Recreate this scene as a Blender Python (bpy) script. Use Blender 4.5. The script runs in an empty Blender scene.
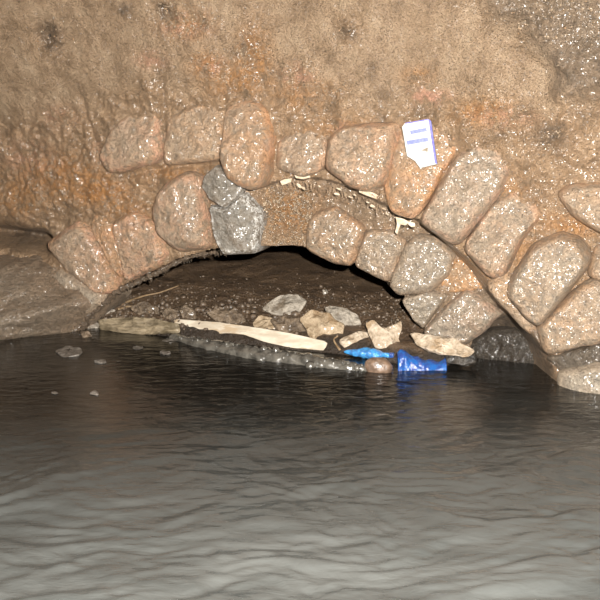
import bpy, bmesh, math, random
from mathutils import Vector, Matrix, noise
random.seed(7)
S = bpy.context.scene
COL = S.collection

# ------------------------------------------------------------------ camera
CAM_H, PITCH, FPX = 0.90, math.radians(-12.0), 800.0
cam_d = bpy.data.cameras.new('camera'); cam = bpy.data.objects.new('camera', cam_d)
COL.objects.link(cam); S.camera = cam
cam.location = (0, 0, CAM_H); cam.rotation_euler = (math.pi/2 + PITCH, 0, 0)
cam_d.sensor_width = 36.0; cam_d.sensor_fit = 'HORIZONTAL'; cam_d.lens = 36.0*FPX/600.0
cam_d.clip_start = 0.02
# ------------------------------------------------------------------ world, lamp, exposure
w = bpy.data.worlds.new('world'); S.world = w; w.use_nodes = True
w.node_tree.nodes['Background'].inputs[0].default_value = (0.6, 0.62, 0.7, 1)
w.node_tree.nodes['Background'].inputs[1].default_value = 0.012
fl_d = bpy.data.lights.new('camera_flash', 'SPOT'); fl = bpy.data.objects.new('camera_flash', fl_d)
COL.objects.link(fl); fl.location = (0.11, 0.02, CAM_H + 0.10)
fl.rotation_euler = (math.pi/2 + PITCH + 0.05, 0, 0.10); fl_d.spot_size = math.radians(112); fl_d.spot_blend = 0.7
fl_d.energy = 1160; fl_d.shadow_soft_size = 0.012; fl_d.color = (1.0, 0.965, 0.91)
vs = S.view_settings
vs.view_transform = 'Standard'; vs.look = 'None'; vs.gamma = 1.0; vs.use_curve_mapping = False
vs.exposure = 0.0

# ------------------------------------------------------------------ helpers: where things stand
CP, SP = math.cos(PITCH), math.sin(PITCH)
C0 = Vector((0, 0, CAM_H))
def ray(px, py):
    a, b = (px-300)/FPX, (300-py)/FPX
    return Vector((a, CP - b*SP, SP + b*CP))
def sstep(a, b, x):
    t = min(1, max(0, (x-a)/(b-a))); return t*t*(3-2*t)
def wall_y(x, z):
    xc = min(1.6, max(-1.5, x))
    return 3.18 - 0.40*xc - (0.12 + 0.22*max(0.0, -xc))*max(0.0, z-0.5)**1.5
def recess(x):
    return 0.13*sstep(-0.34, 0.05, x) + 0.08*sstep(0.3, 0.6, x)
def inner_y(x, z): return wall_y(x, z) + recess(x)
def hit(px, py, surf=wall_y, off=0.0):
    d = ray(px, py); y = 3.1
    for i in range(25):
        t = y/d.y; p = C0 + d*t
        y = 0.4*y + 0.6*(surf(p.x, p.z) - off)
    return C0 + d*(y/d.y)
U = Vector((0.928, -0.371, 0)); V = Vector((0, 0, 1)); N = Vector((-0.371, -0.928, 0))  # wall along, up, out
def bank_front(x): return wall_y(x, 0) + 0.035 - 0.06*sstep(0.2, 0.5, x) + 0.5*sstep(0.50, 0.82, x)
def bank_z(x, y):
    d = y - bank_front(x)
    z = -0.10 + 0.16*sstep(-0.12, 0.10, d) + 0.05*sstep(0.05, 0.6, d) + 0.18*sstep(0.3, 2.4, d)
    q = Vector((x*4, y*4, 3.3))
    z += 0.016*noise.noise(q) + 0.008*noise.noise(q*3.1)
    return z
def hit_bank(px, py):
    d = ray(px, py); t = 2.6
    while t < 6.5:
        p = C0 + d*t
        if p.z <= max(bank_z(p.x, p.y), 0.0):
            lo, hi = t-0.03, t
            for i in range(7):
                t = (lo+hi)/2; p = C0 + d*t
                if p.z <= max(bank_z(p.x, p.y), 0.0): hi = t
                else: lo = t
            return p
        t += 0.03
    return p
def hit_water(px, py):
    d = ray(px, py); return C0 + d*(-CAM_H/d.z)
def inside(poly, x, z):
    r = False; j = len(poly)-1
    for i in range(len(poly)):
        a, b = poly[i], poly[j]
        if (a[1] > z) != (b[1] > z) and x < (b[0]-a[0])*(z-a[1])/(b[1]-a[1])+a[0]: r = not r
        j = i
    return r
def seg_dist(poly, x, z, closed=False):
    m = 9.0; n = len(poly)
    for i in range(n if closed else n-1):
        ax, az = poly[i]; bx, bz = poly[(i+1) % n]
        dx, dz = bx-ax, bz-az
        t = max(0, min(1, ((x-ax)*dx+(z-az)*dz)/(dx*dx+dz*dz+1e-12)))
        m = min(m, math.hypot(x-ax-t*dx, z-az-t*dz))
    return m
def fbm(p, o=4):
    s, a = 0.0, 1.0
    for i in range(o):
        s += a*noise.noise(p); p = p*2.03 + Vector((3.1, 1.7, 5.2)); a *= 0.5
    return s
def chaikin(pts, n=2, q=0.22):
    for _ in range(n):
        o = []
        for i in range(len(pts)):
            a, b = pts[i], pts[(i+1) % len(pts)]
            o += [a.lerp(b, q), a.lerp(b, 1-q)]
        pts = o
    return pts
def resample(pts, n):
    L = [0]
    m = len(pts)
    for i in range(m): L.append(L[-1] + (pts[(i+1) % m]-pts[i]).length)
    out, j = [], 0
    for k in range(n):
        s = L[-1]*k/n
        while L[j+1] < s: j += 1
        out.append(pts[j].lerp(pts[(j+1) % m], (s-L[j])/max(1e-9, L[j+1]-L[j])))
    return out

# ------------------------------------------------------------------ helpers: objects
def tag(o, label=None, cat=None, group=None, kind=None):
    if label: o['label'] = label
    if cat: o['category'] = cat
    if group: o['group'] = group
    if kind: o['kind'] = kind
    return o
def make(name, verts, faces, mat, parent=None, smooth=True, paint=None, origin=None):
    org = Vector(origin) if origin is not None else Vector((0, 0, 0))
    me = bpy.data.meshes.new(name)
    me.from_pydata([tuple(Vector(v)-org) for v in verts], [], faces)
    if smooth: me.polygons.foreach_set('use_smooth', [True]*len(me.polygons))
    if paint:
        at = me.color_attributes.new('paint', 'FLOAT_COLOR', 'POINT')
        at.data.foreach_set('color', [c for p in paint for c in p])
    me.materials.append(mat); me.update()
    o = bpy.data.objects.new(name, me); COL.objects.link(o)
    o.location = org
    if parent:
        o.parent = parent
        o.location = org - parent.location
    return o
def empty(name, loc):
    o = bpy.data.objects.new(name, None); COL.objects.link(o); o.location = loc
    o.empty_display_size = 0.05
    return o

# ------------------------------------------------------------------ materials
class NT:
    def __init__(s, name):
        s.m = bpy.data.materials.new(name); s.m.use_nodes = True
        s.t = s.m.node_tree; s.b = s.t.nodes['Principled BSDF']
    def n(s, ty, **k):
        o = s.t.nodes.new(ty)
        for a, v in k.items(): setattr(o, a, v)
        return o
    def link(s, a, b): s.t.links.new(a, b)
    def put(s, sock, v):
        if hasattr(v, 'is_linked') or isinstance(v, bpy.types.NodeSocket): s.link(v, sock)
        else: sock.default_value = v
    def pos(s): return s.n('ShaderNodeNewGeometry').outputs['Position']
    def noise(s, vec, scale, detail=4, rough=0.55, dist=0.0):
        o = s.n('ShaderNodeTexNoise'); s.link(vec, o.inputs['Vector'])
        o.inputs['Scale'].default_value = scale; o.inputs['Detail'].default_value = detail
        o.inputs['Roughness'].default_value = rough; o.inputs['Distortion'].default_value = dist
        return o.outputs['Fac']
    def vor(s, vec, scale, feat='F1'):
        o = s.n('ShaderNodeTexVoronoi', feature=feat); s.link(vec, o.inputs['Vector'])
        o.inputs['Scale'].default_value = scale
        return o.outputs['Distance']
    def mr(s, v, a, b, c=0.0, d=1.0, smooth=True):
        o = s.n('ShaderNodeMapRange'); s.put(o.inputs[0], v)
        if smooth: o.interpolation_type = 'SMOOTHSTEP'
        for i, q in enumerate((a, b, c, d)): o.inputs[1+i].default_value = q
        return o.outputs[0]
    def math(s, op, a, b=0.0):
        o = s.n('ShaderNodeMath', operation=op); s.put(o.inputs[0], a); s.put(o.inputs[1], b)
        return o.outputs[0]
    def mix(s, f, a, b, mode='MIX'):
        o = s.n('ShaderNodeMix', data_type='RGBA', blend_type=mode)
        s.put(o.inputs['Factor'], f); s.put(o.inputs['A'], a); s.put(o.inputs['B'], b)
        return o.outputs['Result']
    def ramp(s, v, stops):
        o = s.n('ShaderNodeValToRGB'); s.put(o.inputs[0], v); e = o.color_ramp.elements
        while len(e) < len(stops): e.new(0.5)
        for q, (p, c) in zip(e, stops): q.position = p; q.color = (*c, 1)
        return o.outputs[0]
    def bump(s, h, dist, strength=1.0, prev=None):
        o = s.n('ShaderNodeBump'); s.link(h, o.inputs['Height'])
        o.inputs['Distance'].default_value = dist; o.inputs['Strength'].default_value = strength
        if prev: s.link(prev, o.inputs['Normal'])
        return o.outputs[0]
    def attr(s, name='paint'):
        o = s.n('ShaderNodeAttribute', attribute_name=name)
        q = s.n('ShaderNodeSeparateColor'); s.link(o.outputs['Color'], q.inputs[0])
        return q.outputs[0], q.outputs[1], q.outputs[2], o.outputs['Alpha']
def c4(r, g, b): return (r, g, b, 1)

# wet rock. paint channels: R rust orange, G salmon pink, B bare grey stone, A white crust
def rock_material(name, dark=1.0, bumpk=1.0, wet=1.0, grain=1.0):
    t = NT(name); p = t.pos(); R, G, B, A = t.attr()
    n1, n2 = t.noise(p, 4, 5), t.noise(p, 13, 6, 0.6)
    n3, n4 = t.noise(p, 45, 6, 0.62), t.noise(p, 170, 3, 0.6)
    base = t.ramp(n2, [(0.28, (0.20*dark, 0.132*dark, 0.078*dark)), (0.5, (0.345*dark, 0.234*dark, 0.143*dark)), (0.72, (0.42*dark, 0.30*dark, 0.192*dark))])
    grey = t.ramp(n3, [(0.3, (0.175*dark, 0.150*dark, 0.118*dark)), (0.65, (0.325*dark, 0.278*dark, 0.215*dark))])
    col = t.mix(t.math('MULTIPLY', B, t.mr(n2, 0.30, 0.55, 0.55, 1.0)), base, grey)
    f = t.math('MULTIPLY', R, t.mr(t.mix(0.5, n2, n3), 0.36, 0.57))
    col = t.mix(f, col, t.ramp(n3, [(0.3, (0.26*dark, 0.105*dark, 0.03*dark)), (0.7, (0.50*dark, 0.245*dark, 0.085*dark))]))
    f = t.math('MULTIPLY', G, t.mr(t.mix(0.5, t.noise(p, 21, 4), n3), 0.42, 0.60))
    col = t.mix(f, col, c4(0.56*dark, 0.30*dark, 0.20*dark))
    f = t.math('MULTIPLY', A, t.mr(t.noise(p, 60, 5, 0.7, 1.5), 0.44, 0.60))
    col = t.mix(f, col, c4(0.62, 0.60, 0.56))
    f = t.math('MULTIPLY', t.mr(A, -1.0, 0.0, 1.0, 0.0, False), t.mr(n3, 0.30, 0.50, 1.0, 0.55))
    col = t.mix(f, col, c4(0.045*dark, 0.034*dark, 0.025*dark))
    col = t.mix(t.mr(n4, 0.33, 0.42, 0.55*grain, 0.0), col, c4(0.07, 0.05, 0.035))        # dark grains
    col = t.mix(t.mr(n4, 0.62, 0.70, 0.0, 0.4*grain), col, c4(0.55, 0.45, 0.34))         # pale grains
    t.link(col, t.b.inputs['Base Color'])
    t.put(t.b.inputs['Roughness'], t.mr(n2, 0.35, 0.65, 0.34, 0.52))
    t.b.inputs['Specular IOR Level'].default_value = 0.45
    b = t.bump(n3, 0.045*bumpk); b = t.bump(n4, 0.011*bumpk, 1.0, b)
    t.link(b, t.b.inputs['Normal'])
    dry = t.n('ShaderNodeAttribute', attribute_name='dry').outputs['Fac']
    t.put(t.b.inputs['Coat Weight'], t.math('MULTIPLY', t.mr(n1, 0.36, 0.60, 0.35*wet, 1.0*wet), t.math('SUBTRACT', 1.0, dry))); t.b.inputs['Coat Roughness'].default_value = 0.15
    t.b.inputs['Coat IOR'].default_value = 1.45
    b2 = t.bump(t.noise(p, 24, 1, 0.5), 0.036*bumpk); b2 = t.bump(t.noise(p, 75, 1), 0.008*bumpk, 1.0, b2)
    t.link(b2, t.b.inputs['Coat Normal'])
    return t.m
M_WALL = rock_material('wet_mortared_rock', 1.0, 1.0, 0.8)
M_STONE = rock_material('wet_arch_stone', 1.3, 0.8, 1.0)
M_BLACK = rock_material('black_recess_rock', 0.16, 0.9, 0.5)  # near-black rock for the stone set back in the recess
M_SLATE = rock_material('split_grey_stone', 0.5, 0.3, 0.6, 0.25)
M_ABUT = rock_material('grey_abutment_rock', 0.88, 1.1, 0.8)
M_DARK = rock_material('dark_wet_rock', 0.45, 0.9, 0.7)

def bank_material():
    t = NT('dark_silt'); p = t.pos()
    n2, n3, n4 = t.noise(p, 9, 6, 0.6), t.noise(p, 40, 6, 0.65), t.noise(p, 140, 3)
    col = t.ramp(n2, [(0.3, (0.085, 0.053, 0.032)), (0.5, (0.15, 0.095, 0.055)), (0.7, (0.23, 0.15, 0.09))])
    col = t.mix(t.mr(n3, 0.56, 0.66, 0.0, 0.7), col, c4(0.2, 0.12, 0.06))
    col = t.mix(t.mr(n4, 0.64, 0.72, 0.0, 0.6), col, c4(0.35, 0.28, 0.2))
    sx = t.n('ShaderNodeSeparateXYZ'); t.link(p, sx.inputs[0])
    hz = t.math('ADD', sx.outputs[2], t.math('MULTIPLY', n2, 0.05))
    col = t.mix(t.mr(hz, 0.06, 0.095, 0.85, 0.0), col, c4(0.025, 0.020, 0.016))      # soaked at the waterline
    t.link(col, t.b.inputs['Base Color']); t.b.inputs['Roughness'].default_value = 0.4
    b = t.bump(n3, 0.03); b = t.bump(n4, 0.008, 1.0, b); t.link(b, t.b.inputs['Normal'])
    return t.m
M_BANK = bank_material()

def simple(name, c1, c2, scale=30, rough=0.5, bump=0.004, coat=0.0, stretch=None, spots=None):
    t = NT(name); p = t.pos()
    if stretch:
        m = t.n('ShaderNodeMapping'); t.link(p, m.inputs['Vector']); m.inputs['Scale'].default_value = stretch; p = m.outputs[0]
    a = t.noise(p, scale, 6, 0.6)
    col = t.mix(t.mr(a, 0.35, 0.65), c4(*c1), c4(*c2))
    if spots: col = t.mix(t.mr(t.noise(p, scale*0.6, 5, 0.65), 0.52, 0.64, 0, 0.85), col, c4(*spots))
    t.link(col, t.b.inputs['Base Color']); t.b.inputs['Roughness'].default_value = rough
    t.link(t.bump(a, bump), t.b.inputs['Normal'])
    t.b.inputs['Coat Weight'].default_value = coat; t.b.inputs['Coat Roughness'].default_value = 0.15
    return t.m
M_PALE = simple('pale_limestone', (0.30, 0.225, 0.15), (0.52, 0.425, 0.32), 28, 0.55, 0.03, 0.1, None, (0.30, 0.20, 0.11))
M_TANR = simple('tan_limestone', (0.24, 0.17, 0.10), (0.42, 0.32, 0.21), 30, 0.5, 0.03, 0.3, None, (0.22, 0.14, 0.07))
M_GREYR = simple('grey_wet_flake', (0.20, 0.17, 0.135), (0.38, 0.33, 0.265), 26, 0.4, 0.025, 0.5, None, (0.16, 0.12, 0.08))
M_BRNR = simple('brown_wet_stone', (0.08, 0.056, 0.036), (0.20, 0.145, 0.095), 34, 0.4, 0.03, 0.4)
M_PLANK = simple('bleached_wood', (0.40, 0.335, 0.25), (0.56, 0.49, 0.39), 22, 0.6, 0.006, 0, (0.25, 1, 1.6), (0.36, 0.26, 0.16))
M_OLDWOOD = simple('mossy_old_wood', (0.13, 0.10, 0.06), (0.30, 0.235, 0.15), 26, 0.5, 0.025, 0.3, (0.3, 1, 1.6), (0.10, 0.075, 0.04))
M_STICK = simple('wet_twig', (0.16, 0.10, 0.05), (0.30, 0.21, 0.12), 40, 0.5, 0.004)
M_ROOT = simple('root_fibre', (0.20, 0.13, 0.08), (0.38, 0.27, 0.17), 60, 0.6, 0.002)
M_SLIME = simple('dark_slime', (0.06, 0.045, 0.03), (0.15, 0.11, 0.075), 60, 0.3, 0.002)
M_FLAKE = simple('pale_debris_flake', (0.40, 0.30, 0.20), (0.62, 0.51, 0.38), 50, 0.6, 0.004, 0, None, (0.42, 0.29, 0.18))
M_SCUM = simple('dark_wet_scum', (0.05, 0.046, 0.039), (0.115, 0.105, 0.088), 30, 0.14, 0.006, 0.8)
M_FOAM = simple('grey_foam', (0.08, 0.07, 0.058), (0.17, 0.15, 0.13), 60, 0.35, 0.006)
M_BLKS = simple('black_wet_stone', (0.02, 0.017, 0.014), (0.06, 0.05, 0.04), 30, 0.45, 0.02, 0.15)
M_PEB = simple('pinkish_wet_stone', (0.10, 0.066, 0.046), (0.19, 0.125, 0.085), 50, 0.3, 0.006, 0.6)
M_PAPER = simple('white_card', (0.38, 0.365, 0.335), (0.44, 0.43, 0.40), 90, 0.55, 0.001)
M_INK = simple('blue_print', (0.12, 0.14, 0.31), (0.18, 0.20, 0.35), 120, 0.5, 0.0005)
M_INKPALE = simple('faded_print', (0.28, 0.27, 0.25), (0.33, 0.31, 0.29), 200, 0.5, 0.0005)
M_EDGE = simple('violet_card_edge', (0.08, 0.07, 0.34), (0.15, 0.14, 0.42), 90, 0.5, 0.0005)
M_STAIN = simple('brown_stain', (0.12, 0.09, 0.055), (0.20, 0.16, 0.11), 200, 0.6, 0.0005)
def plastic(name, col, tr, rough=0.18):
    t = NT(name); p = t.pos()
    t.link(t.mix(t.mr(t.noise(p, 45, 4), 0.4, 0.62), c4(*col), c4(col[0]*0.5+0.02, col[1]*0.6, col[2]*0.7)), t.b.inputs['Base Color'])
    t.b.inputs['Roughness'].default_value = rough; t.b.inputs['Transmission Weight'].default_value = tr
    t.link(t.bump(t.noise(p, 70, 3), 0.006), t.b.inputs['Normal'])
    return t.m
M_BLUE = plastic('light_blue_plastic', (0.06, 0.30, 0.62), 0.15)
M_BLUED = plastic('deep_blue_plastic', (0.02, 0.12, 0.40), 0.3)

def water_material():
    t = NT('murky_water'); p = t.pos()
    m = t.n('ShaderNodeMapping'); t.link(p, m.inputs['Vector']); m.inputs['Scale'].default_value = (0.55, 1.25, 1); m.inputs['Rotation'].default_value = (0, 0, 0.12)
    n1 = t.noise(m.outputs[0], 5, 5, 0.55, 0.6); n2 = t.noise(m.outputs[0], 22, 4, 0.55, 0.5); n3 = t.noise(m.outputs[0], 60, 3, 0.5)
    silt = t.ramp(n1, [(0.35, (0.042, 0.044, 0.0415)), (0.7, (0.068, 0.070, 0.066))])
    sx = t.n('ShaderNodeSeparateXYZ'); t.link(p, sx.inputs[0])
    edge = t.math('ADD', sx.outputs[1], t.math('ADD', t.math('MULTIPLY', n1, 0.9), t.math('MULTIPLY', sx.outputs[0], -0.10)))
    col = t.mix(t.mr(edge, 1.95, 3.25, 0.0, 1.0), silt, c4(0.010, 0.009, 0.0075))     # pale silt colour near, darker water towards the arch
    t.link(col, t.b.inputs['Base Color']); t.b.inputs['Roughness'].default_value = 0.04
    t.b.inputs['IOR'].default_value = 1.42      # set above plain water to strengthen the wall's reflection
    b = t.bump(n2, 0.006, 0.7); b = t.bump(n3, 0.0012, 0.7, b); t.link(b, t.b.inputs['Normal'])
    return t.m
M_WATER = water_material()

# ------------------------------------------------------------------ the setting: wall, opening, tunnel
XZ = lambda p: (p.x, p.z)
OPEN_PX = [(76, 352), (80, 328), (104, 299), (125, 284), (150, 272), (180, 258), (215, 249), (255, 245), (290, 245), (322, 249), (352, 261),
           (382, 276), (402, 292), (417, 314), (428, 334), (432, 356)]
OPEN = [XZ(hit(x, y, inner_y)) for x, y in OPEN_PX]
OPENB = [(OPEN[0][0], -0.5)] + OPEN + [(OPEN[-1][0], -0.5)]
STEP_PX = [(215, 192), (240, 188), (268, 186), (300, 180), (330, 185), (360, 195), (395, 212), (425, 226), (445, 243), (486, 286), (516, 318), (546, 356), (558, 400)]
STEP = [XZ(hit(x, y)) for x, y in STEP_PX]
STEPB = [(STEP[0][0]-0.01, -0.5), STEP[0]] + STEP[1:] + [(STEP[-1][0], -0.5)]
SKIN = [XZ(hit(x, y)) for x, y in [(-80, -80), (440, -60), (472, 0), (515, 24), (545, 54), (558, 90), (552, 120), (500, 128), (440, 112), (330, 108), (240, 92), (130, 92), (60, 112), (-80, 140)]]
CREV = [XZ(hit(x, y)) for x, y in [(-60, 233), (0, 237), (22, 240), (42, 244)]]
JOINT = [[XZ(hit(x, y)) for x, y in l] for l in (
    [(82, 98), (92, 135), (104, 158), (118, 176), (166, 168), (226, 163)], [(162, 80), (165, 130), (166, 165)],
    [(224, 98), (226, 160)], [(452, 118), (457, 152), (424, 212)])]
def px2m(r): return r*3.15/FPX
def spots(L): return [(*XZ(hit(x, y)), px2m(rx), px2m(ry), s) for x, y, rx, ry, s in L]
def spot_sum(L, x, z):
    s = 0.0
    for cx, cz, rx, rz, k in L:
        q = ((x-cx)/rx)**2 + ((z-cz)/rz)**2
        if q < 5: s += k*math.exp(-q)
    return s
CRUST = spots([(185, 22, 24, 14, 1), (168, 8, 12, 10, 1), (215, 66, 22, 12, 1), (252, 52, 14, 22, .8), (300, 78, 18, 14, .9), (332, 92, 14, 10, .8), (70, 122, 18, 14, .8),
               (150, 62, 12, 8, .8), (150, 88, 14, 10, .5), (48, 38, 20, 16, .9), (125, 8, 14, 8, .7), (348, 32, 14, 12, .7), (430, 97, 20, 10, .8), (485, 112, 26, 14, .8), (545, 138, 24, 18, 1.0)])
ORANGE = spots([(205, 66, 16, 12, .9), (255, 56, 16, 26, 1), (245, 75, 18, 12, .8), (188, 28, 20, 10, .6), (60, 175, 50, 22, 1), (20, 200, 30, 20, .9), (95, 190, 40, 16, .9), (180, 175, 40, 10, .9),
                (130, 215, 26, 14, .8), (300, 95, 30, 14, .7), (480, 112, 22, 10, .9), (418, 75, 14, 8, .8), (290, 215, 30, 25, .9), (440, 270, 20, 16, 1), (465, 275, 16, 14, 1), (390, 255, 8, 18, .9),
                (520, 250, 30, 20, .6), (575, 225, 24, 12, .8), (350, 130, 40, 10, .6), (590, 300, 20, 20, .5), (225, 88, 20, 10, .7), (500, 190, 30, 12, .6)])
PINK = spots([(185, 25, 22, 10, .7), (298, 76, 14, 10, .8), (150, 60, 14, 8, .8), (428, 96, 14, 7, 1.2), (500, 118, 20, 8, .7), (340, 128, 8, 5, .9), (60, 118, 20, 12, .4), (30, 160, 30, 20, .5), (100, 150, 10, 14, .4), (215, 65, 12, 7, .7)])
DARK = spots([(48, 32, 13, 9, 1.4), (52, 46, 10, 6, 1.0), (124, 9, 9, 6, 1.1), (163, 9, 9, 8, 1.2), (345, 33, 9, 6, 1.1), (545, 136, 14, 12, 1.1), (16, 236, 34, 10, 1.5), (495, 302, 9, 9, .7), (510, 320, 9, 10, .8), (527, 340, 10, 12, .9), (40, 215, 16, 8, .4), (250, 45, 8, 20, .4), (512, 348, 34, 20, 1.0), (490, 340, 20, 16, .8), (535, 375, 16, 24, 1.0)])  # dark moss and wet rock, plus shade painted into left crevice and soffit
HOLLOW = spots([(512, 350, 24, 18, 0.16), (530, 372, 14, 18, .1)])
SWELL = spots([(20, 205, 55, 22, .06), (60, 180, 50, 30, .03), (500, 60, 60, 60, .015)])

def frange(a, b, s):
    n = max(1, round((b-a)/s)); return [a+(b-a)*i/n for i in range(n)]
xs = frange(-5, -1.6, 0.2)+frange(-1.6, 1.5, 0.0066)+frange(1.5, 5, 0.2)+[5.0]
zs = frange(-0.4, -0.06, 0.05)+frange(-0.06, 1.48, 0.0066)+frange(1.48, 1.8, 0.04)+[1.8]
def wall_point(x, z):
    """the wall's surface and its stain and painted-shade colours at x, z"""
    q = Vector((x, 0.3, z))
    q2 = q + Vector((noise.noise(q*5), 0, noise.noise(q*5+Vector((9, 9, 9)))))*0.02
    ins = inside(STEPB, q2.x, q2.z)
    sd = seg_dist(STEP, q2.x, q2.z)
    y = wall_y(x, z)
    k = sstep(-0.006, 0.006, sd if ins else -sd) if sd < 0.02 else (1.0 if ins else 0.0)
    y += recess(x)*k
    smd = seg_dist(SKIN, x, z, True); smooth = sstep(-0.06, 0.07, 0.022*noise.noise(q*9) + ( smd if inside(SKIN, x, z) else -smd))
    cr = min(1, (1-smooth)*0.75 + spot_sum(CRUST, x, z))
    corner = sstep(0.5, 0.7, x)*sstep(0.96, 1.06, z)*(1-smooth)
    y -= 0.05*smooth*sstep(0.45, 0.9, x)                     # the mortar skin stands proud at the right
    y += 0.06*corner
    y -= 0.026*fbm(q*2.6, 3)
    y -= (0.006+0.022*cr)*fbm(q*11+Vector((4, 0, 1)), 3)
    y -= (0.0022+0.012*cr)*fbm(q*42, 3)
    y += k*spot_sum(HOLLOW, x, z) - spot_sum(SWELL, x, z)
    cd = seg_dist(CREV, x, z); y += 0.24*math.exp(-(cd/0.042)**2)
    for l in JOINT:
        y += 0.018*math.exp(-(seg_dist(l, x, z)/0.012)**2)
    n5 = 0.5+0.5*noise.noise(q*7)
    o = min(1, 0.26*cr + spot_sum(ORANGE, x, z))*(0.55+0.6*n5)
    wall_point.dry = 0.88*smooth*(1-min(1, spot_sum(CRUST, x, z)))
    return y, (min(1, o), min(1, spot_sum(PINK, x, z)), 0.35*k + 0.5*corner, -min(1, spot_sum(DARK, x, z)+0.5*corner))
verts, paint, dryness = [], [], []
faces = []
for j, z in enumerate(zs):
    for i, x in enumerate(xs):
        y, c = wall_point(x, z)
        verts.append((x, y, z)); paint.append(c); dryness.append(wall_point.dry)
nx = len(xs)
for j in range(len(zs)-1):
    for i in range(nx-1):
        if not inside(OPENB, (xs[i]+xs[i+1])/2, (zs[j]+zs[j+1])/2):
            faces.append((j*nx+i, j*nx+i+1, (j+1)*nx+i+1, (j+1)*nx+i))
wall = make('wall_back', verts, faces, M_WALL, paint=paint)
wall.data.attributes.new('dry', 'FLOAT', 'POINT').data.foreach_set('value', dryness)      # the smooth mortar skin is damp, not streaming
tag(wall, 'brown mortared river tunnel wall with a low stone arch opening', kind='structure')

# passage behind the opening: vault and end
pv, pf, pp = [], [], []
op = resample([Vector((x, 0, z)) for x, z in OPENB], 120)
op = [p for p in op if p.z > -0.3]
op.sort(key=lambda p: 0)
op = [Vector((x, 0, z)) for x, z in OPENB]
fine = []
for a, b in zip(op[:-1], op[1:]):
    for k in range(8): fine.append(a.lerp(b, k/8))
fine.append(op[-1])
ND = 26
for d in range(ND+1):
    for p in fine:
        s = 1.0 + 0.10*d/ND
        dy = 0.02 + 2.9*d/ND
        q = Vector((p.x*s, p.z, d*0.3))
        r = 0.02*fbm(q*5, 3)
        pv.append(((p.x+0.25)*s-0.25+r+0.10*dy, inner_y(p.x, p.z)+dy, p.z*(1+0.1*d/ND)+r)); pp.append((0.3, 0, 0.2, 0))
m = len(fine)
for d in range(ND):
    for i in range(m-1): pf.append((d*m+i, d*m+i+1, (d+1)*m+i+1, (d+1)*m+i))
pf.append(tuple(ND*m+i for i in range(m)))
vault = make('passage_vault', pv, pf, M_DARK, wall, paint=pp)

# vault over the stream and the wall behind the photographer
cv, cf, cp = [], [], []
cx = frange(-5, 5, 0.1)+[5.0]; NT_ = 40
for k in range(NT_+1):
    th = math.pi*k/NT_
    for x in cx:
        q = Vector((x, th*1.5, 2)); r = 0.04*fbm(q*2, 3)
        cv.append((x, wall_y(x, 1.8)-2.4+(2.4+r)*math.cos(th)+0.02, 1.76+(1.0+r)*math.sin(th))); cp.append((0.25, 0.1, 0.1, 0))
for k in range(NT_):
    for i in range(len(cx)-1):
        a = k*len(cx)+i; cf.append((a, a+1, a+1+len(cx), a+len(cx)))
tag(make('ceiling', cv, cf, M_WALL, paint=cp), 'rough rock vault over the stream', kind='structure')
cv, cf, cp = [], [], []
for k in range(22):
    z = -0.4+2.2*k/21
    for x in cx:
        r = 0.04*fbm(Vector((x, 7, z))*2, 3); cv.append((x, wall_y(x, 1.8)-4.8+0.02+r, z)); cp.append((0.3, 0.1, 0.1, 0))
for k in range(21):
    for i in range(len(cx)-1):
        a = k*len(cx)+i; cf.append((a, a+1, a+1+len(cx), a+len(cx)))
tag(make('wall_front', cv, cf, M_WALL, paint=cp), 'rough rock wall on the near side of the stream', kind='structure')

# silt bank running back into the passage
bx = frange(-2.2, 1.3, 0.02)+[1.3]; bd = frange(-0.2, 0.8, 0.012)+frange(0.8, 3.0, 0.03)+[3.0]
bv, bf = [], []
for d in bd:
    for x in bx:
        y = bank_front(x)+d; q = Vector((x, y, 0))
        bv.append((x, y, bank_z(x, y)+0.006*fbm(q*28, 3)))
nb = len(bx)
for j in range(len(bd)-1):
    for i in range(nb-1):
        if -1.35 < bx[i] < 0.75 or bd[j] > 0.3: bf.append((j*nb+i, j*nb+i+1, (j+1)*nb+i+1, (j+1)*nb+i))
bank = tag(make('silt_bank', bv, bf, M_BANK), 'dark brown silt bank running back into the low passage', kind='structure')

# water
def water_z(x, y):
    q = Vector((x, y, 0))
    near = 1-sstep(1.7, 2.7, y)
    wx = x + 0.16*noise.noise(q*2.6)+0.03*noise.noise(q*8); wy = y + 0.13*noise.noise(q*2.6+Vector((5, 5, 5)))+0.03*noise.noise(q*8+Vector((2, 7, 5)))
    z = 0.016*noise.noise(Vector((wx*1.6+wy*0.9, wy*5.0-wx*1.2, 1)))*(0.2+0.9*near)
    z += 0.0040*(1-2*abs(noise.noise(Vector((wx*3.5+2, wy*9-wx*3, 4)))))*(0.10+1.0*near)
    z += 0.0045*noise.noise(Vector((wx*8+wy*3, wy*15-wx*4, 6)))*(0.08+1.0*near)
    z += 0.0027*noise.noise(Vector((wx*10, wy*34-wx*7, 8)))*(0.30+1.3*near)
    z += 0.0042*noise.noise(Vector((wx*17, wy*44+wx*16, 2)))*(0.05+1.0*near*(0.45+0.9*abs(noise.noise(q*3))))
    return z
wx_ = frange(-5, -1.5, 0.25)+frange(-1.5, 1.4, 0.008)+frange(1.4, 5, 0.25)+[5.0]
wy_ = frange(-1.7, 1.15, 0.12)+frange(1.15, 3.6, 0.007)+frange(3.6, 4.0, 0.05)+[4.0]
wv = [(x, y, water_z(x, y)) for y in wy_ for x in wx_]
n = len(wx_)
wf = [(j*n+i, j*n+i+1, (j+1)*n+i+1, (j+1)*n+i) for j in range(len(wy_)-1) for i in range(n-1)]
tag(make('water_surface', wv, wf, M_WATER), 'murky grey rippled stream water covering the tunnel floor', kind='structure')

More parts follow.
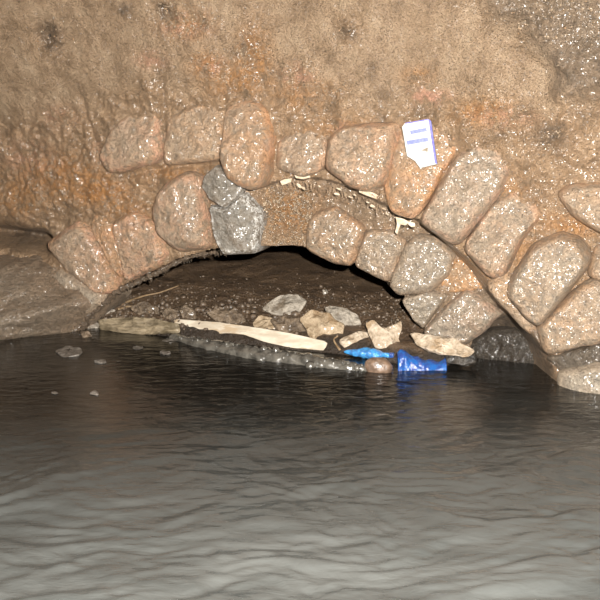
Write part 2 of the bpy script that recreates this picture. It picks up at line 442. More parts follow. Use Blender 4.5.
# ------------------------------------------------------------------ arch stones
def stone(poly, surf=wall_y, depth=0.05, off=0.0, p=4.0, q=0.55, tilt=(0, 0), paint=(0.3, 0.1, 0.8, 0), rough=0.012, back=0.2,
          chop=0.2, seed=None, label=None, mat=None, n_=96, edgecol=0.5, facet=0.0, grow=1.045, bottom_back=None, name='arch_stone'):
    sd = seed if seed is not None else sum(a*3+b for a, b in poly) % 97
    pts = [hit(x, y, surf, off) for x, y in poly]
    out = resample(chaikin(pts, 3, chop*0.75), n_)
    c = sum(out, Vector())/len(out)
    out = [c+(o-c)*grow for o in out]
    rs = [0.0]+[0.045*k for k in range(1, 17)]+[0.76, 0.80, 0.84, 0.875, 0.905, 0.93, 0.95, 0.97, 0.985, 0.995, 1.0]
    rnd = random.Random(int(sd*10)); planes = [(rnd.uniform(0, 6.28), rnd.uniform(.8, 1.1), rnd.uniform(.25, .6)) for _ in range(5)]
    depth *= 1.35
    if surf is wall_y and c.z > 0.45: tilt = (tilt[0], tilt[1]-0.045)      # upper ends run in under the mortar
    rad = max((o-c).length for o in out)
    vs_, pc, fs = [], [], []
    so = Vector((sd*1.37, sd*0.71, sd*2.1))
    for ri, r in enumerate(rs[1:]):
        for o in out:
            d = o-c; h = depth*max(0.0, 1-r**p)**q
            a, b = d.dot(U)*r/rad, d.z*r/rad
            for ph, b0_, sl in planes: h = min(h, depth*(b0_-sl*(a*math.cos(ph)+b*math.sin(ph)-0.15)))
            h += tilt[0]*a+tilt[1]*b
            P = c+d*r
            ns = fbm(P*6+so, 3); h += rough*ns + rough*0.6*fbm(P*22+so, 3) + rough*0.22*fbm(P*80+so, 2)
            if facet: h -= facet*abs(noise.noise(P*5+so*2))
            P = P + N*h + (U*noise.noise(P*9+so)+V*noise.noise(P*9-so))*rough*0.55*r
            vs_.append(P)
            e = sstep(0.72, 0.98, r); nn = 0.5+0.5*noise.noise(P*8+so)
            pc.append((min(1, 0.8*paint[0]*(0.15+edgecol*e+0.7*nn)), min(1, 0.55*paint[1]*(0.1+0.9*e+0.6*nn)), paint[2]*(1-0.35*e*(1-nn)), paint[3]*(0.15+0.85*e)))
    cidx = len(vs_); vs_.append(c+N*(depth+rough*fbm(c*6+so, 3))); pc.append(pc[0])
    nr = len(rs)-1
    for k in (0.35, 1.0):
        for i, o in enumerate(out):
            P = vs_[(nr-1)*n_+i] - N*back*k - (o-c)*0.06*k
            vs_.append(P + (U*noise.noise(P*9+so)+V*noise.noise(P*9-so))*rough*0.5); pc.append((paint[0]*0.6, paint[1]*0.4, paint[2], 0))
    ring = lambda k, i: (k*n_+i % n_) if k < nr else cidx+1+(k-nr)*n_+i % n_
    for i in range(n_):
        fs.append((cidx, ring(0, i), ring(0, i+1)))
        for k in range(nr+1):
            fs.append((ring(k, i), ring(k+1, i), ring(k+1, i+1), ring(k, i+1)))
    o = make(name, vs_, fs, mat or M_STONE, wall, paint=pc, origin=c)
    bm = bmesh.new(); bm.from_mesh(o.data); bmesh.ops.recalc_face_normals(bm, faces=bm.faces)
    bm.to_mesh(o.data); bm.free()
    o.data.polygons.foreach_set('use_smooth', [True]*len(o.data.polygons))
    if label: o['label'] = label
    return o
# outer ring, left to right
stone([(105, 156), (112, 128), (128, 112), (160, 106), (165, 162), (119, 173)], depth=.055, paint=(.5, .9, .7, 0), tilt=(0, -.03), label='pinkish square-ended block at the left foot of the outer ring')
stone([(167, 118), (195, 104), (223, 104), (226, 158), (200, 163), (168, 165)], depth=.03, paint=(.5, .2, .6, 0), rough=.014)
stone([(228, 103), (245, 98), (268, 106), (275, 140), (274, 170), (268, 184), (258, 188), (241, 180), (229, 164), (226, 130)], depth=.075, paint=(.9, .5, .7, 0), tilt=(-.01, -.03), rough=.016, label='rusty tongue-shaped stone hanging low in the outer ring')
stone([(277, 140), (300, 126), (327, 134), (327, 168), (308, 176), (279, 166)], depth=.025, paint=(.5, .3, .8, 0), rough=.014)
stone([(329, 138), (345, 125), (375, 122), (401, 120), (397, 152), (388, 183), (375, 189), (355, 184), (331, 168)], depth=.075, paint=(.7, .7, .8, 0), tilt=(-.02, -.02), rough=.014, chop=.16)
stone([(396, 140), (406, 122), (440, 118), (457, 142), (452, 158), (424, 208), (416, 216), (396, 210), (386, 190)], depth=.04, paint=(1, .5, .5, 0), rough=.014)
stone([(457, 154), (480, 140), (505, 152), (511, 170), (500, 194), (464, 240), (456, 241), (423, 219)], depth=.075, paint=(.35, .7, .9, 0), tilt=(-.01, -.01), chop=.14, label='large smooth wet block right of the paper card')
stone([(464, 246), (496, 198), (515, 190), (534, 198), (543, 214), (524, 238), (510, 270), (494, 275)], depth=.065, paint=(.6, .6, .9, 0), tilt=(-.01, -.01), chop=.16)
stone([(512, 276), (533, 244), (560, 233), (581, 239), (591, 254), (586, 270), (540, 324), (528, 316), (509, 293)], depth=.10, off=.04, paint=(.5, .1, 1, 0), tilt=(0, -.01), chop=.16, label='boldly projecting rounded block low in the outer ring')
stone([(484, 284), (510, 270), (520, 300), (538, 324), (530, 336)], depth=.03, paint=(.5, .1, .6, 0))
stone([(538, 326), (560, 305), (587, 280), (625, 272), (650, 300), (640, 335), (600, 341), (546, 354)], depth=.06, off=.02, paint=(.6, .1, .9, 0), chop=.14, back=.3)
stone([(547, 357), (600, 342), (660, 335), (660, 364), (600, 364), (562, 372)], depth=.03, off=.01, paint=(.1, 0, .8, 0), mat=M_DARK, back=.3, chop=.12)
stone([(560, 372), (600, 362), (665, 355), (665, 430), (562, 430)], depth=.05, off=.04, paint=(.1, 0, 1, 0), chop=.1, back=.3, label='grey wet stone standing in the water at the right edge')
stone([(557, 194), (571, 183), (600, 180), (640, 190), (640, 235), (605, 232), (575, 216)], depth=.07, paint=(.6, .3, .7, 0), tilt=(0, -.02))
stone([(594, 246), (612, 238), (650, 245), (650, 272), (600, 280), (588, 272)], depth=.05, paint=(.6, .2, .7, 0))
# inner ring, left to right
stone([(50, 243), (66, 229), (82, 221), (93, 230), (119, 278), (116, 291), (103, 293), (70, 270)], inner_y, depth=.05, paint=(.7, .9, .7, 0), chop=.15)
stone([(92, 226), (97, 212), (112, 220), (124, 250), (127, 272), (120, 276)], inner_y, depth=.035, paint=(1, .8, .3, 0), rough=.014)
stone([(115, 222), (135, 212), (155, 221), (168, 250), (161, 266), (128, 280), (124, 256)], inner_y, depth=.05, paint=(.7, 1, .7, 0), chop=.15)
stone([(157, 208), (165, 186), (190, 172), (204, 180), (209, 212), (211, 246), (184, 251), (164, 236)], inner_y, depth=.075, paint=(.5, .8, .8, 0), tilt=(-.01, 0), label='rounded grey stone with a rusty ridge beside the split grey block')
stone([(205, 186), (209, 174), (219, 165), (233, 176), (246, 187), (240, 198), (228, 208), (214, 200)], inner_y, depth=.045, off=.02, paint=(.05, 0, 1, .55), p=7, chop=.08, rough=.008, mat=M_SLATE, label='dark grey freshly split stone face with white chipped edge')
stone([(212, 206), (231, 208), (247, 192), (262, 212), (262, 228), (258, 251), (226, 254), (217, 236)], inner_y, depth=.045, off=.015, paint=(.05, 0, 1, 1), p=6, chop=.1, rough=.009, mat=M_SLATE, label='light grey broken stone with white crust at the arch crown')
stone([(308, 224), (318, 212), (336, 206), (366, 228), (353, 264), (334, 262), (308, 248)], inner_y, depth=.04, paint=(.6, .2, .8, 0), chop=.16)
stone([(368, 230), (396, 232), (407, 242), (390, 282), (354, 266)], inner_y, depth=.035, paint=(.4, .1, .9, 0), chop=.12)
stone([(406, 244), (420, 234), (436, 236), (456, 254), (450, 272), (432, 290), (400, 294), (391, 284)], inner_y, depth=.05, paint=(.3, .1, 1, 0), chop=.12)
stone([(402, 297), (432, 290), (447, 294), (440, 308), (424, 328), (415, 320)], inner_y, depth=.04, paint=(.2, 0, 1, 0), chop=.15)
stone([(424, 331), (445, 306), (467, 289), (486, 300), (501, 313), (485, 330), (468, 343), (440, 345)], inner_y, depth=.055, paint=(.2, .5, 1, 0), chop=.12, label='pale grey springer block beside the long pale stone')
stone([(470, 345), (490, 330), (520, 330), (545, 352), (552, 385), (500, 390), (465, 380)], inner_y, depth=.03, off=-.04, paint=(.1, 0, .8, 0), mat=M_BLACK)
stone([(452, 256), (466, 262), (484, 288), (470, 290), (448, 292), (440, 286)], inner_y, depth=.012, paint=(1, .1, .2, 0), rough=.014)
# sloping abutment at the left
stone([(-120, 262), (-40, 257), (0, 257), (26, 257), (52, 265), (72, 282), (106, 297), (98, 308), (82, 327), (60, 345), (0, 380), (-120, 400)], depth=.40, off=.0, p=1.35, q=.9,
      tilt=(-.03, -.03), paint=(.25, .05, .75, 0), rough=.034, n_=140, mat=M_ABUT, label='broad sloping grey abutment stone at the left waterline')
stone([(40, 300), (62, 268), (75, 274), (108, 294), (104, 303), (84, 322), (60, 330)], depth=.05, paint=(.2, .05, .9, 0), rough=.018)

# (the ragged mortar lip under the left half of the arch follows the scum helpers below)
# rubble set in the mortar at the arch crown
def blob(bm, c, r, sq=(1, 1, 1), seed=0):
    g = bmesh.ops.create_icosphere(bm, subdivisions=1, radius=r)
    rot = Matrix.Rotation(random.uniform(0, 6.28), 3, Vector((random.gauss(0, 1), random.gauss(0, 1), random.gauss(0, 1))).normalized())
    for v in g['verts']:
        k = 1+0.35*noise.noise(v.co/r*1.2+Vector((seed*3.7, seed, seed*1.9)))
        v.co = rot @ Vector((v.co.x*sq[0], v.co.y*sq[1], v.co.z*sq[2]))*k + c
def from_bm(name, bm, mat, parent=None, smooth=True):
    me = bpy.data.meshes.new(name); bm.to_mesh(me); bm.free()
    if smooth: me.polygons.foreach_set('use_smooth', [True]*len(me.polygons))
    me.materials.append(mat); o = bpy.data.objects.new(name, me); COL.objects.link(o)
    if parent: o.parent = parent
    return o
M_GRAV = simple('mixed_gravel', (0.13, 0.09, 0.055), (0.32, 0.24, 0.16), 70, 0.3, 0.004, 0.6, None, (0.28, 0.15, 0.06))
bm = bmesh.new()
for i in range(520):
    a, b = random.uniform(262, 312), random.uniform(188, 244)
    if b < 186+abs(a-288)*0.1: continue
    blob(bm, hit(a, b, inner_y, 0.002), random.uniform(.002, .0065), (1, 1, .7), i)
for i in range(160):
    a, b = random.gauss(290, 55), random.gauss(198, 8)
    if 190 < b < 222 and 262 < a < 400: blob(bm, hit(a, b+abs(a-290)*.12, inner_y, 0.002), random.uniform(.003, .007), (1, 1, .7), i)
tag(from_bm('mortar_gravel', bm, M_GRAV, wall), kind='stuff')
bm = bmesh.new()
for cx_, cy_, sx, sy, k in [(48, 38, 13, 11, 60), (185, 24, 16, 10, 90), (165, 8, 9, 6, 40), (215, 64, 12, 8, 60), (252, 55, 9, 16, 60), (345, 33, 9, 7, 25), (545, 136, 13, 11, 60), (70, 122, 12, 9, 40), (300, 78, 10, 9, 40),
                            (60, 180, 40, 18, 150), (560, 20, 36, 18, 160), (485, 112, 18, 9, 50), (332, 92, 10, 6, 30), (120, 200, 30, 8, 60)]:
    for i in range(k):
        a, b = random.gauss(cx_, sx), random.gauss(cy_, sy)
        P = hit(a, b); y, _ = wall_point(P.x, P.z)
        blob(bm, Vector((P.x, y, P.z)), random.uniform(.0022, .0055), (1, 1, .7), i+cx_)
tag(from_bm('wall_grit', bm, M_GRAV, wall), kind='stuff')

# ------------------------------------------------------------------ debris on the bank
def slab(name, poly, contact, n, thick, mat, label, cat, lift=0.0, p=5, q=.5, rough=.010, chop=.16, water=False, n_=56, bulge=0.3, group=None, parent=None, yc=None):
    g = (hit_water if water else hit_bank)(*contact)
    if yc: d = ray(*contact); g = C0+d*(yc/d.y)
    g = g + Vector((0, 0, lift))
    n = Vector(n).normalized()
    pts = []
    for x, y in poly:
        d = ray(x, y); t = (g-C0).dot(n)/d.dot(n); pts.append(C0+d*t)
    out = resample(chaikin(pts, 2, chop*.7), n_); c = sum(out, Vector())/n_; out = [c+(o-c)*1.05 for o in out]
    rnd = random.Random(int(poly[0][0]*7+poly[0][1])); planes = [(rnd.uniform(0, 6.28), rnd.uniform(.5, 1.0), rnd.uniform(.4, 1.2)) for _ in range(5)]
    e1 = n.orthogonal().normalized(); e2 = n.cross(e1); rad_ = max((o-c).length for o in out)
    vs_, fs = [], []
    rs = [0.1, 0.2, 0.3, 0.4, 0.5, 0.6, 0.7, 0.79, 0.87, 0.93, 0.97, 0.99, 1.0]
    so = Vector((poly[0][0]*.37, poly[0][1]*.21, 1))
    def lay(sgn):
        for r in rs:
            for o in out:
                P = c+(o-c)*r
                h = thick*0.5*max(0, 1-r**p)**q*(1+bulge*noise.noise(P*12+so))
                for ph, b0_, sl in (planes if bulge else []): h = min(h, thick*.5*(b0_-sl*bulge*3*((o-c).dot(e1)*math.cos(ph)+(o-c).dot(e2)*math.sin(ph))*r/rad_))
                h += rough*fbm(P*18+so, 3)*(sgn if sgn > 0 else .5)
                vs_.append(P+n*h*sgn - n*thick*0.5 + (n.orthogonal()*noise.noise(P*30+so)*rough*.6))
    lay(1); lay(-1)
    nr = len(rs); a = len(vs_); vs_.append(c); vs_.append(c-n*thick)
    for i in range(n_):
        j = (i+1) % n_
        for s, ci in ((0, a), (nr*n_, a+1)):
            fs.append((ci, s+i, s+j))
            for k in range(nr-1): fs.append((s+k*n_+i, s+(k+1)*n_+i, s+(k+1)*n_+j, s+k*n_+j))
        fs.append(((nr-1)*n_+i, (2*nr-1)*n_+i, (2*nr-1)*n_+j, (nr-1)*n_+j))
    base = Vector((c.x, c.y, min(v.z for v in vs_)))
    o = make(name, vs_, fs, mat, parent, origin=base)
    bm = bmesh.new(); bm.from_mesh(o.data); bmesh.ops.recalc_face_normals(bm, faces=bm.faces); bm.to_mesh(o.data); bm.free()
    o.data.polygons.foreach_set('use_smooth', [True]*len(o.data.polygons))
    return tag(o, label, cat, group)
slab('stone_slab', [(262, 307), (270, 300), (282, 293), (297, 293), (306, 300), (299, 310), (279, 316)], (284, 316), (-.1, -.75, .66), .035, M_GREYR, 'grey flat stone slab uppermost on the debris heap in the opening', 'stone')
slab('rock_chunk', [(252, 322), (259, 313), (270, 315), (283, 325), (276, 330), (260, 329)], (266, 330), (0, -.8, .6), .06, M_TANR, 'small yellowish tan rock behind the long white board', 'stone', p=2.5)
slab('rock_chunk', [(270, 318), (284, 314), (300, 316), (308, 330), (300, 336), (280, 331)], (288, 335), (0, -.8, .6), .05, M_BRNR, 'dark brown rock wedged between tan rock and cream rock', 'stone', p=2.5)
slab('stone_slab', [(300, 318), (312, 308), (330, 312), (344, 324), (342, 336), (328, 340), (312, 337), (307, 327)], (322, 341), (.05, -.8, .6), .05, M_TANR, 'tan ragged rock behind the right end of the white board', 'stone', p=4, chop=.12)
slab('stone_flake', [(325, 308), (332, 305), (346, 309), (358, 315), (361, 324), (347, 325), (333, 318)], (345, 326), (.1, -.7, .7), .014, M_GREYR, 'thin grey stone flake leaning on the tan ragged rock', 'stone', lift=.015, chop=.12)
slab('stone_flake', [(339, 339), (358, 330), (370, 332), (368, 343), (345, 348)], (354, 349), (-.1, -.75, .65), .03, M_PALE, 'pale cream rock left of the star-shaped rock above blue bottle', 'stone', chop=.12)
slab('rock_chunk', [(367, 322), (374, 319), (383, 328), (391, 325), (401, 320), (402, 328), (398, 338), (408, 347), (392, 349), (376, 346), (370, 335)], (388, 351), (0, -.85, .5), .045, M_PALE, 'pale cream star-shaped rock just behind the blue bottle', 'stone', chop=.1, rough=.009)
slab('stone_slab', [(410, 333), (428, 333), (452, 338), (474, 348), (468, 354), (440, 352), (419, 345)], (445, 355), (-.2, -.7, .7), .03, M_PALE, 'long pale flat stone at the foot of the right springer', 'stone', chop=.13, yc=2.93)
slab('rock_chunk', [(444, 350), (460, 352), (474, 355), (476, 362), (462, 365), (446, 362)], (460, 365), (-.3, -.85, .4), .06, M_BLKS, 'black wet stone under the long pale flat stone', 'stone', p=3, yc=2.93)
slab('board', [(176, 319), (217, 322), (260, 328), (290, 333), (323, 341), (320, 349), (290, 347), (262, 341), (243, 334), (218, 332), (203, 334), (190, 331), (177, 328)], (250, 344), (-.36, -.80, .42), .022, M_PLANK, 'long bleached white board lying across the opening', 'board', p=9, rough=.003, chop=.1, n_=90, bulge=.1)
slab('timber', [(98, 319), (134, 316), (175, 322), (176, 332), (137, 334), (98, 329)], (137, 335), (-.36, -.80, .42), .04, M_OLDWOOD, 'short mossy old timber left of the white board', 'timber', p=10, rough=.014, chop=.07, bulge=.12)
slab('stone_flake', [(91, 316), (101, 311), (115, 309), (113, 314), (98, 318)], (103, 319), (0, -.7, .7), .012, M_GREYR, 'small pale grey flake above the mossy timber end', 'stone', chop=.15)
slab('rock_chunk', [(78, 321), (86, 318), (98, 323), (97, 328), (86, 328)], (87, 329), (0, -.8, .6), .03, M_GREYR, 'small grey stone at the left end of the mossy timber', 'stone', p=3)
slab('rock_chunk', [(79, 331), (88, 330), (92, 335), (82, 338)], (85, 338), (0, -.8, .6), .025, M_BRNR, 'small dark stone at the waterline by the abutment', 'stone', p=3, water=True)
slab('rock_chunk', [(161, 312), (167, 306), (176, 309), (178, 319), (166, 322)], (170, 322), (0, -.85, .5), .05, M_BRNR, 'rounded brown stone just above the mossy timber end', 'stone', p=2.4)
slab('rock_chunk', [(178, 308), (186, 302), (194, 308), (196, 318), (183, 321)], (187, 321), (0, -.85, .5), .05, M_BRNR, 'rounded brown stone above the left end of white board', 'stone', p=2.4)
slab('rock_chunk', [(128, 306), (142, 300), (157, 305), (159, 315), (140, 315)], (143, 316), (0, -.8, .6), .05, M_BRNR, 'low brown stone above the middle of the mossy timber', 'stone', p=2.6)
slab('rock_chunk', [(205, 312), (222, 305), (240, 309), (246, 320), (225, 324)], (225, 325), (0, -.8, .6), .05, M_BRNR, 'wide dark brown stone above the middle of white board', 'stone', p=2.6)
slab('rock_chunk', [(322, 290), (327, 289), (328, 293), (323, 295)], (325, 295), (0, -.8, .6), .012, M_GREYR, 'tiny pale chip lying highest on the silt bank', 'stone')
slab('rock_chunk', [(364, 362), (372, 357), (386, 358), (393, 366), (389, 375), (368, 373)], (379, 374), (-.1, -.9, .35), .05, M_PEB, 'round pinkish wet stone poking out of the water before blue bottle', 'stone', p=2.0, water=True, rough=.004, bulge=0, chop=.3)
slab('foam_patch', [(55, 350), (68, 345), (82, 349), (80, 354), (64, 356)], (68, 351), (0, 0, 1), .01, M_FOAM, 'flat grey foam patch floating by the left abutment', 'foam', p=3, water=True, lift=.006)
for k, (a, b, r) in enumerate([(100, 361, 6), (138, 347, 5), (165, 352, 6), (95, 393, 5), (55, 392, 4), (170, 340, 8)]):
    slab('foam_patch', [(a-r, b), (a-r*.3, b-r*.3), (a+r*.8, b-r*.2), (a+r, b+.5), (a, b+r*.35)], (a, b), (0, 0, 1), .006, M_FOAM, 'small grey foam fleck floating on dark water at left', 'foam', p=3, water=True, lift=.004, n_=24, group='small foam flecks on the dark water')

# scum ridge along the board
def tube_mesh(path, radii, seg=10, rough=0.0, flat=1.0, seed=0.0):
    vs_, fs = [], []
    n = len(path)
    for i, p in enumerate(path):
        d = (path[min(i+1, n-1)]-path[max(i-1, 0)]).normalized()
        a = d.cross(V if abs(d.z) < .9 else U).normalized(); b = a.cross(d)
        for k in range(seg):
            th = 2*math.pi*k/seg; P = p+(a*math.cos(th)+b*math.sin(th)*flat)*radii[i]
            P = p+(P-p)*(1+rough*noise.noise(P*40+Vector((seed, 0, 0)))+rough*.6*noise.noise(P*110)) if rough else P
            vs_.append(P)
    for i in range(n-1):
        for k in range(seg): fs.append((i*seg+k, i*seg+(k+1) % seg, (i+1)*seg+(k+1) % seg, (i+1)*seg+k))
    fs.append(tuple(range(seg))[::-1]); fs.append(tuple((n-1)*seg+k for k in range(seg)))
    return vs_, fs
def spline(ctrl, n):
    out = []
    for i in range(len(ctrl)-1):
        p0, p1, p2, p3 = ctrl[max(i-1, 0)], ctrl[i], ctrl[i+1], ctrl[min(i+2, len(ctrl)-1)]
        for k in range(n):
            t = k/n
            out.append(0.5*((2*p1)+(p2-p0)*t+(2*p0-5*p1+4*p2-p3)*t*t+(3*p1-p0-3*p2+p3)*t**3))
    return out+[ctrl[-1]]
ctl = [hit(x, y, inner_y, .01) for x, y in [(82, 328), (92, 313), (106, 301), (122, 289), (136, 283), (150, 276), (165, 269), (178, 262), (198, 255), (216, 252)]]
path = spline(ctl, 22)
v_, f_ = tube_mesh(path, [.015*(1-.6*i/len(path))*(1+.7*noise.noise(Vector((i*.5, 3, 0)))) for i in range(len(path))], 20, 1.0, 1.0, 5)
make('mortar_lip', v_, f_, M_DARK, wall, paint=[(.2, 0, .5, 0)]*len(v_), origin=ctl[0])
ctl = [hit_water(x, y) for x, y in [(172, 338), (200, 345), (228, 351), (258, 357), (290, 361), (322, 365), (350, 368), (374, 371)]]
path = spline(ctl, 12)
rad = [0.012+0.036*math.sin(math.pi*min(1, (i+4)/len(path)))**.7*(0.85+.3*noise.noise(Vector((i*.3, 0, 0)))) for i in range(len(path))]
v_, f_ = tube_mesh(path, rad, 20, .28, .9)
bm = bmesh.new(); vb = [bm.verts.new(v) for v in v_]
for f in f_: bm.faces.new([vb[i] for i in f])
for i in range(75):
    k = random.randrange(6, len(path)-4); r = random.lognormvariate(-5.1, .35)*(1.5 if 30 < k < 60 and random.random() < .3 else 1)
    th = random.uniform(-.2, 1.9)
    c = path[k]+Vector((random.uniform(-.02, .02), -math.cos(th)*rad[k]*.9, math.sin(th)*rad[k]*.85))
    g = bmesh.ops.create_uvsphere(bm, u_segments=12, v_segments=8, radius=r)
    for v in g['verts']: v.co += c
tag(from_bm('scum_ridge', bm, M_SCUM), 'dark grey bubbly scum ridge floating against the white board', 'scum', kind='stuff')

# blue bottle and blue plastic scrap
a0, a1 = hit_water(344, 357)+Vector((0, 0, .022)), hit_water(394, 361)+Vector((0, 0, .022))
bot = empty('plastic_bottle', (a0.x, a0.y, 0.0)); tag(bot, 'crumpled light blue plastic bottle at the water edge, lying on its side', 'bottle')
ax = a1-a0
prof = [(0, .004), (.06, .010), (.2, .017), (.38, .024), (.55, .0255), (.68, .023), (.76, .015), (.8, .011)]
pts = [a0+ax*(i/40*.8) for i in range(41)]
def pr(t):
    for (x0, r0), (x1, r1) in zip(prof[:-1], prof[1:]):
        if t <= x1: return r0+(r1-r0)*(t-x0)/(x1-x0)
    return prof[-1][1]
v_, f_ = tube_mesh(pts, [pr(i/40*.8) for i in range(41)], 20, .3, .85, 3)
make('body', v_, f_, M_BLUE, bot)
pts = [a0+ax*(.79+i/12*.13) for i in range(13)]
v_, f_ = tube_mesh(pts, [.0095+(.0015 if i in (3, 4, 7, 8) else 0) for i in range(13)], 16)
make('neck', v_, f_, M_BLUE, bot)
pts = [a0+ax*(.91+i/6*.09) for i in range(7)]
v_, f_ = tube_mesh(pts, [.0125]*6+[.010], 16)
make('cap', v_, f_, M_BLUED, bot)
for o in bot.children:
    o.location = -bot.location
b0, b1 = hit_water(398, 371), hit_water(447, 371)
v_, f_ = [], []
NU, NV = 40, 12
for s in range(2):
    for j in range(NV+1):
        for i in range(NU+1):
            u_, w_ = i/NU, j/NV
            P = b0.lerp(b1, u_); q = Vector((u_*6, w_*2, 2))
            hgt = .064*(0.8+.25*math.sin(u_*5+1)+.2*noise.noise(Vector((u_*5, 0, 0))))
            P = P+Vector((0, .045*w_*w_+.006*noise.noise(q)+.004*noise.noise(q*3)+s*.003, -.02+hgt*(1-(1-w_)**1.6)*1.25+.004*noise.noise(q*2.4)))
            v_.append(P)
M2 = (NU+1)*(NV+1)
ij = lambda s, i, j: s*M2+j*(NU+1)+i
for s in range(2):
    for j in range(NV):
        for i in range(NU): f_.append((ij(s, i, j), ij(s, i+1, j), ij(s, i+1, j+1), ij(s, i, j+1)))
for i in range(NU):
    for j in (0, NV): f_.append((ij(0, i, j), ij(0, i+1, j), ij(1, i+1, j), ij(1, i, j)))
for j in range(NV):
    for i in (0, NU): f_.append((ij(0, i, j), ij(0, i, j+1), ij(1, i, j+1), ij(1, i, j)))
tag(make('plastic_scrap', v_, f_, M_BLUED, origin=(b0.x, b0.y, 0)), 'crumpled deep blue plastic sheet dipping into water beside the bottle', 'plastic scrap')

# twigs on the bank and pebbles
def twig(name, pxs, r, mat, label, cat, group=None, onbank=True, lift=.008, kind=None):
    ctl = [hit_bank(x, y)+Vector((0, 0, lift)) for x, y in pxs]
    path = spline(ctl, 6); v_, f_ = tube_mesh(path, [r*(1-.5*i/len(path)) for i in range(len(path))], 7, .25)
    return tag(make(name, v_, f_, mat, origin=ctl[0]), label, cat, group)
twig('twig', [(121, 306), (142, 298), (160, 294), (179, 287)], .006, M_STICK, 'long thin curved twig lying on the bank at far left', 'twig')
twig('twig', [(118, 311), (132, 308), (150, 314)], .005, M_STICK, 'short crooked twig just above the mossy timber', 'twig')
twig('twig', [(340, 352), (334, 342), (338, 338)], .005, M_STICK, 'dark bent twig between tan rock and cream rock', 'twig')
bm = bmesh.new()
for i in range(1100):
    px_, py_ = random.uniform(110, 420), random.gauss(308, 12)
    if not 272 < py_ < 340: continue
    P = hit_bank(px_, py_)
    if P.y < bank_front(P.x)+.02 or P.z < .01: continue
    blob(bm, P+Vector((0, 0, .001)), min(.022, random.lognormvariate(-5.2, .45)), (1, 1, .6), i)
for i in range(150):
    P = hit_bank(random.gauss(225, 40) if i < 100 else random.gauss(140, 16), random.gauss(311, 7))
    if P.y < bank_front(P.x)+.05 or P.z < .02: continue
    blob(bm, P, random.uniform(.008, .022), (1, 1, .65), i)
M_BGRAV = simple('dark_wet_gravel', (0.05, 0.035, 0.022), (0.13, 0.09, 0.06), 45, 0.45, 0.004, 0.1, None, (0.17, 0.125, 0.085))
tag(from_bm('bank_gravel', bm, M_BGRAV, bank), 'dark wet gravel strewn over the silt bank', kind='stuff')

# ------------------------------------------------------------------ card on the wall
def card_pt(x, y, off): return hit(x, y, wall_y, off)
cardp = [(402, 127), (405, 123), (428, 119), (431, 121), (437, 164), (420, 168), (415, 161), (407, 156)]
CO = .075
def card_prism(name, poly, off, th, mat, parent=None, bend=True):
    # the card is a plane leaning on the stone
    org = hit(419, 143, wall_y, CO); n = (N+Vector((0, 0, .12))).normalized()
    f = []
    for x, y in poly:
        d = ray(x, y); t = (org-C0).dot(n)/d.dot(n); f.append(C0+d*t+n*off)
    m = len(f); vs_ = f+[p-n*th for p in f]
    fs = [tuple(range(m)), tuple(range(2*m-1, m-1, -1))]+[(i, m+i, m+(i+1) % m, (i+1) % m) for i in range(m)]
    o = make(name, vs_, fs, mat, parent, smooth=False, origin=f[0] if not parent else parent.location)
    if parent: o.location = (0, 0, 0)
    bm = bmesh.new(); bm.from_mesh(o.data); bmesh.ops.recalc_face_normals(bm, faces=bm.faces); bm.to_mesh(o.data); bm.free()
    return o
card = card_prism('paper_card', cardp, 0, .012, M_PAPER)
tag(card, 'torn white printed paper card stuck to the outer arch stones', 'card')
card_prism('printed_edge', [(428.3, 119), (431, 121), (437, 164), (435, 163)], .0008, .010, M_EDGE, card)
card_prism('printed_edge', [(405, 123), (428, 119), (428, 120), (405.4, 123.8)], .0008, .010, M_EDGE, card)
card_prism('printed_bar', [(410, 130.8), (426.3, 127.8), (427, 131.4), (411, 134.2)], .0008, .0006, M_INK, card)
card_prism('printed_bar', [(406.3, 140.8), (427.6, 137.4), (428.3, 141.2), (407.4, 145)], .0008, .0006, M_INK, card)
card_prism('stain', [(421.5, 150.5), (425, 148.5), (428, 147.5), (427.5, 152), (425, 151)], .0008, .0006, M_STAIN, card)
for k in range(4):
    y = 147.5+3.6*k; x0 = 409.5+1.6*k+(3 if k > 1 else 0)
    card_prism('printed_line', [(x0, y), (x0+9, y-1.4), (x0+9.2, y-.5), (x0+.2, y+.9)], .0008, .0006, M_INKPALE, card)
card_prism('printed_line', [(410, 125.3), (417, 124), (417.1, 124.8), (410.2, 126.1)], .0008, .0006, M_INKPALE, card)

# ------------------------------------------------------------------ flakes and roots caught under the outer ring
def flake(poly, label, group=None, off=.02):
    pts = [hit(x, y, wall_y, off) for x, y in poly]
    n = (N+V*.5+U*random.uniform(-.3, .3)).normalized(); c = sum(pts, Vector())/len(pts)
    vs_ = [p+n*.004*noise.noise(p*70) for p in pts]+[p-n*.006 for p in pts]; m = len(pts)
    fs = [tuple(range(m)), tuple(range(2*m-1, m-1, -1))]+[(i, m+i, m+(i+1) % m, (i+1) % m) for i in range(m)]
    o = make('debris_flake', vs_, fs, M_FLAKE, smooth=False, origin=c)
    bm = bmesh.new(); bm.from_mesh(o.data); bmesh.ops.recalc_face_normals(bm, faces=bm.faces); bm.to_mesh(o.data); bm.free()
    return tag(o, label, 'flake', group)
flake([(294, 174), (300, 172), (309, 174), (310, 177), (303, 179), (296, 178)], 'oval pale flake highest under the outer ring of stones')
flake([(280, 181), (285, 179), (292, 178), (291, 182), (282, 185)], 'pale flake just left of the oval flake')
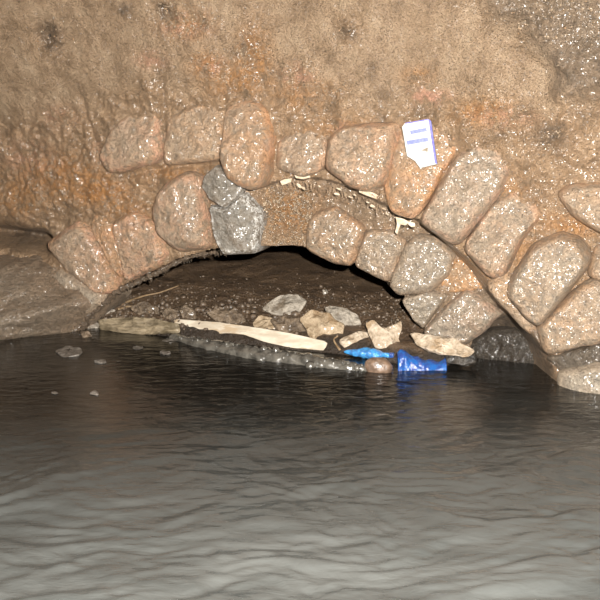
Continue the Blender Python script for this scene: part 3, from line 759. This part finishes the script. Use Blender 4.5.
flake([(359, 188), (366, 190), (376, 194), (382, 199), (377, 199), (366, 195), (359, 192)], 'long tan flake along the outer ring edge')
flake([(396, 217), (404, 219), (409, 222), (405, 225), (400, 224), (397, 234), (395, 232), (397, 224)], 'forked pale flake hanging down at the right end of the flakes')
G = 'small pale debris flakes caught under the outer arch ring'
for a, b in [(296, 186), (305, 188), (338, 189), (336, 194), (349, 197), (354, 195), (368, 202), (372, 206), (385, 209), (390, 214), (411, 224), (318, 186)]:
    r = random.uniform(1.3, 3.6); k = random.uniform(0, 6); e = random.uniform(.3, .7); a += random.uniform(-3, 3)
    flake([(a+r*random.uniform(.6, 1.4)*math.cos(k+t), b+e*r*random.uniform(.6, 1.4)*math.sin(k+t)+.35*r*math.cos(k+t)) for t in (0, 1.1, 2.1, 3.3, 4.4, 5.3)], 'one of the small pale flakes caught under the outer ring', G)
def fibres(name, line, n, ln, label, surf, off, rr=(.0008, .0018), mat=None):
    bm = bmesh.new()
    for i in range(n):
        k = random.random()*(len(line)-1); j = int(k); t = k-j
        px_ = line[j][0]*(1-t)+line[j+1][0]*t; py_ = line[j][1]*(1-t)+line[j+1][1]*t
        P = hit(px_+random.uniform(-2, 2), py_+random.uniform(-2, 2), surf, off)
        L = random.uniform(*ln); dx = random.uniform(-.5, .5)*L
        path = [P+Vector((dx*s*s+.004*noise.noise(Vector((i, s*3, 0))), -.006*s, -L*s)) for s in (0, .25, .5, .75, 1)]
        v_, f_ = tube_mesh(path, [random.uniform(*rr)*(1-.6*s/4) for s in range(5)], 4)
        vb = [bm.verts.new(v) for v in v_]
        for f in f_: bm.faces.new([vb[q] for q in f])
    return tag(from_bm(name, bm, mat or M_ROOT, wall), label, kind='stuff')
fibres('root_fringe', [(276, 184), (292, 181), (312, 183), (335, 190), (360, 197), (385, 210), (410, 224)], 110, (.008, .035), 'fine pale rootlets hanging below the outer ring', wall_y, .0)
fibres('slime_fringe', [(100, 301), (120, 289), (150, 275), (180, 260), (215, 252), (240, 251)], 160, (.004, .016), 'dark slimy fringe hanging along the left arch edge', inner_y, .0, (.0008, .002), M_SLIME)
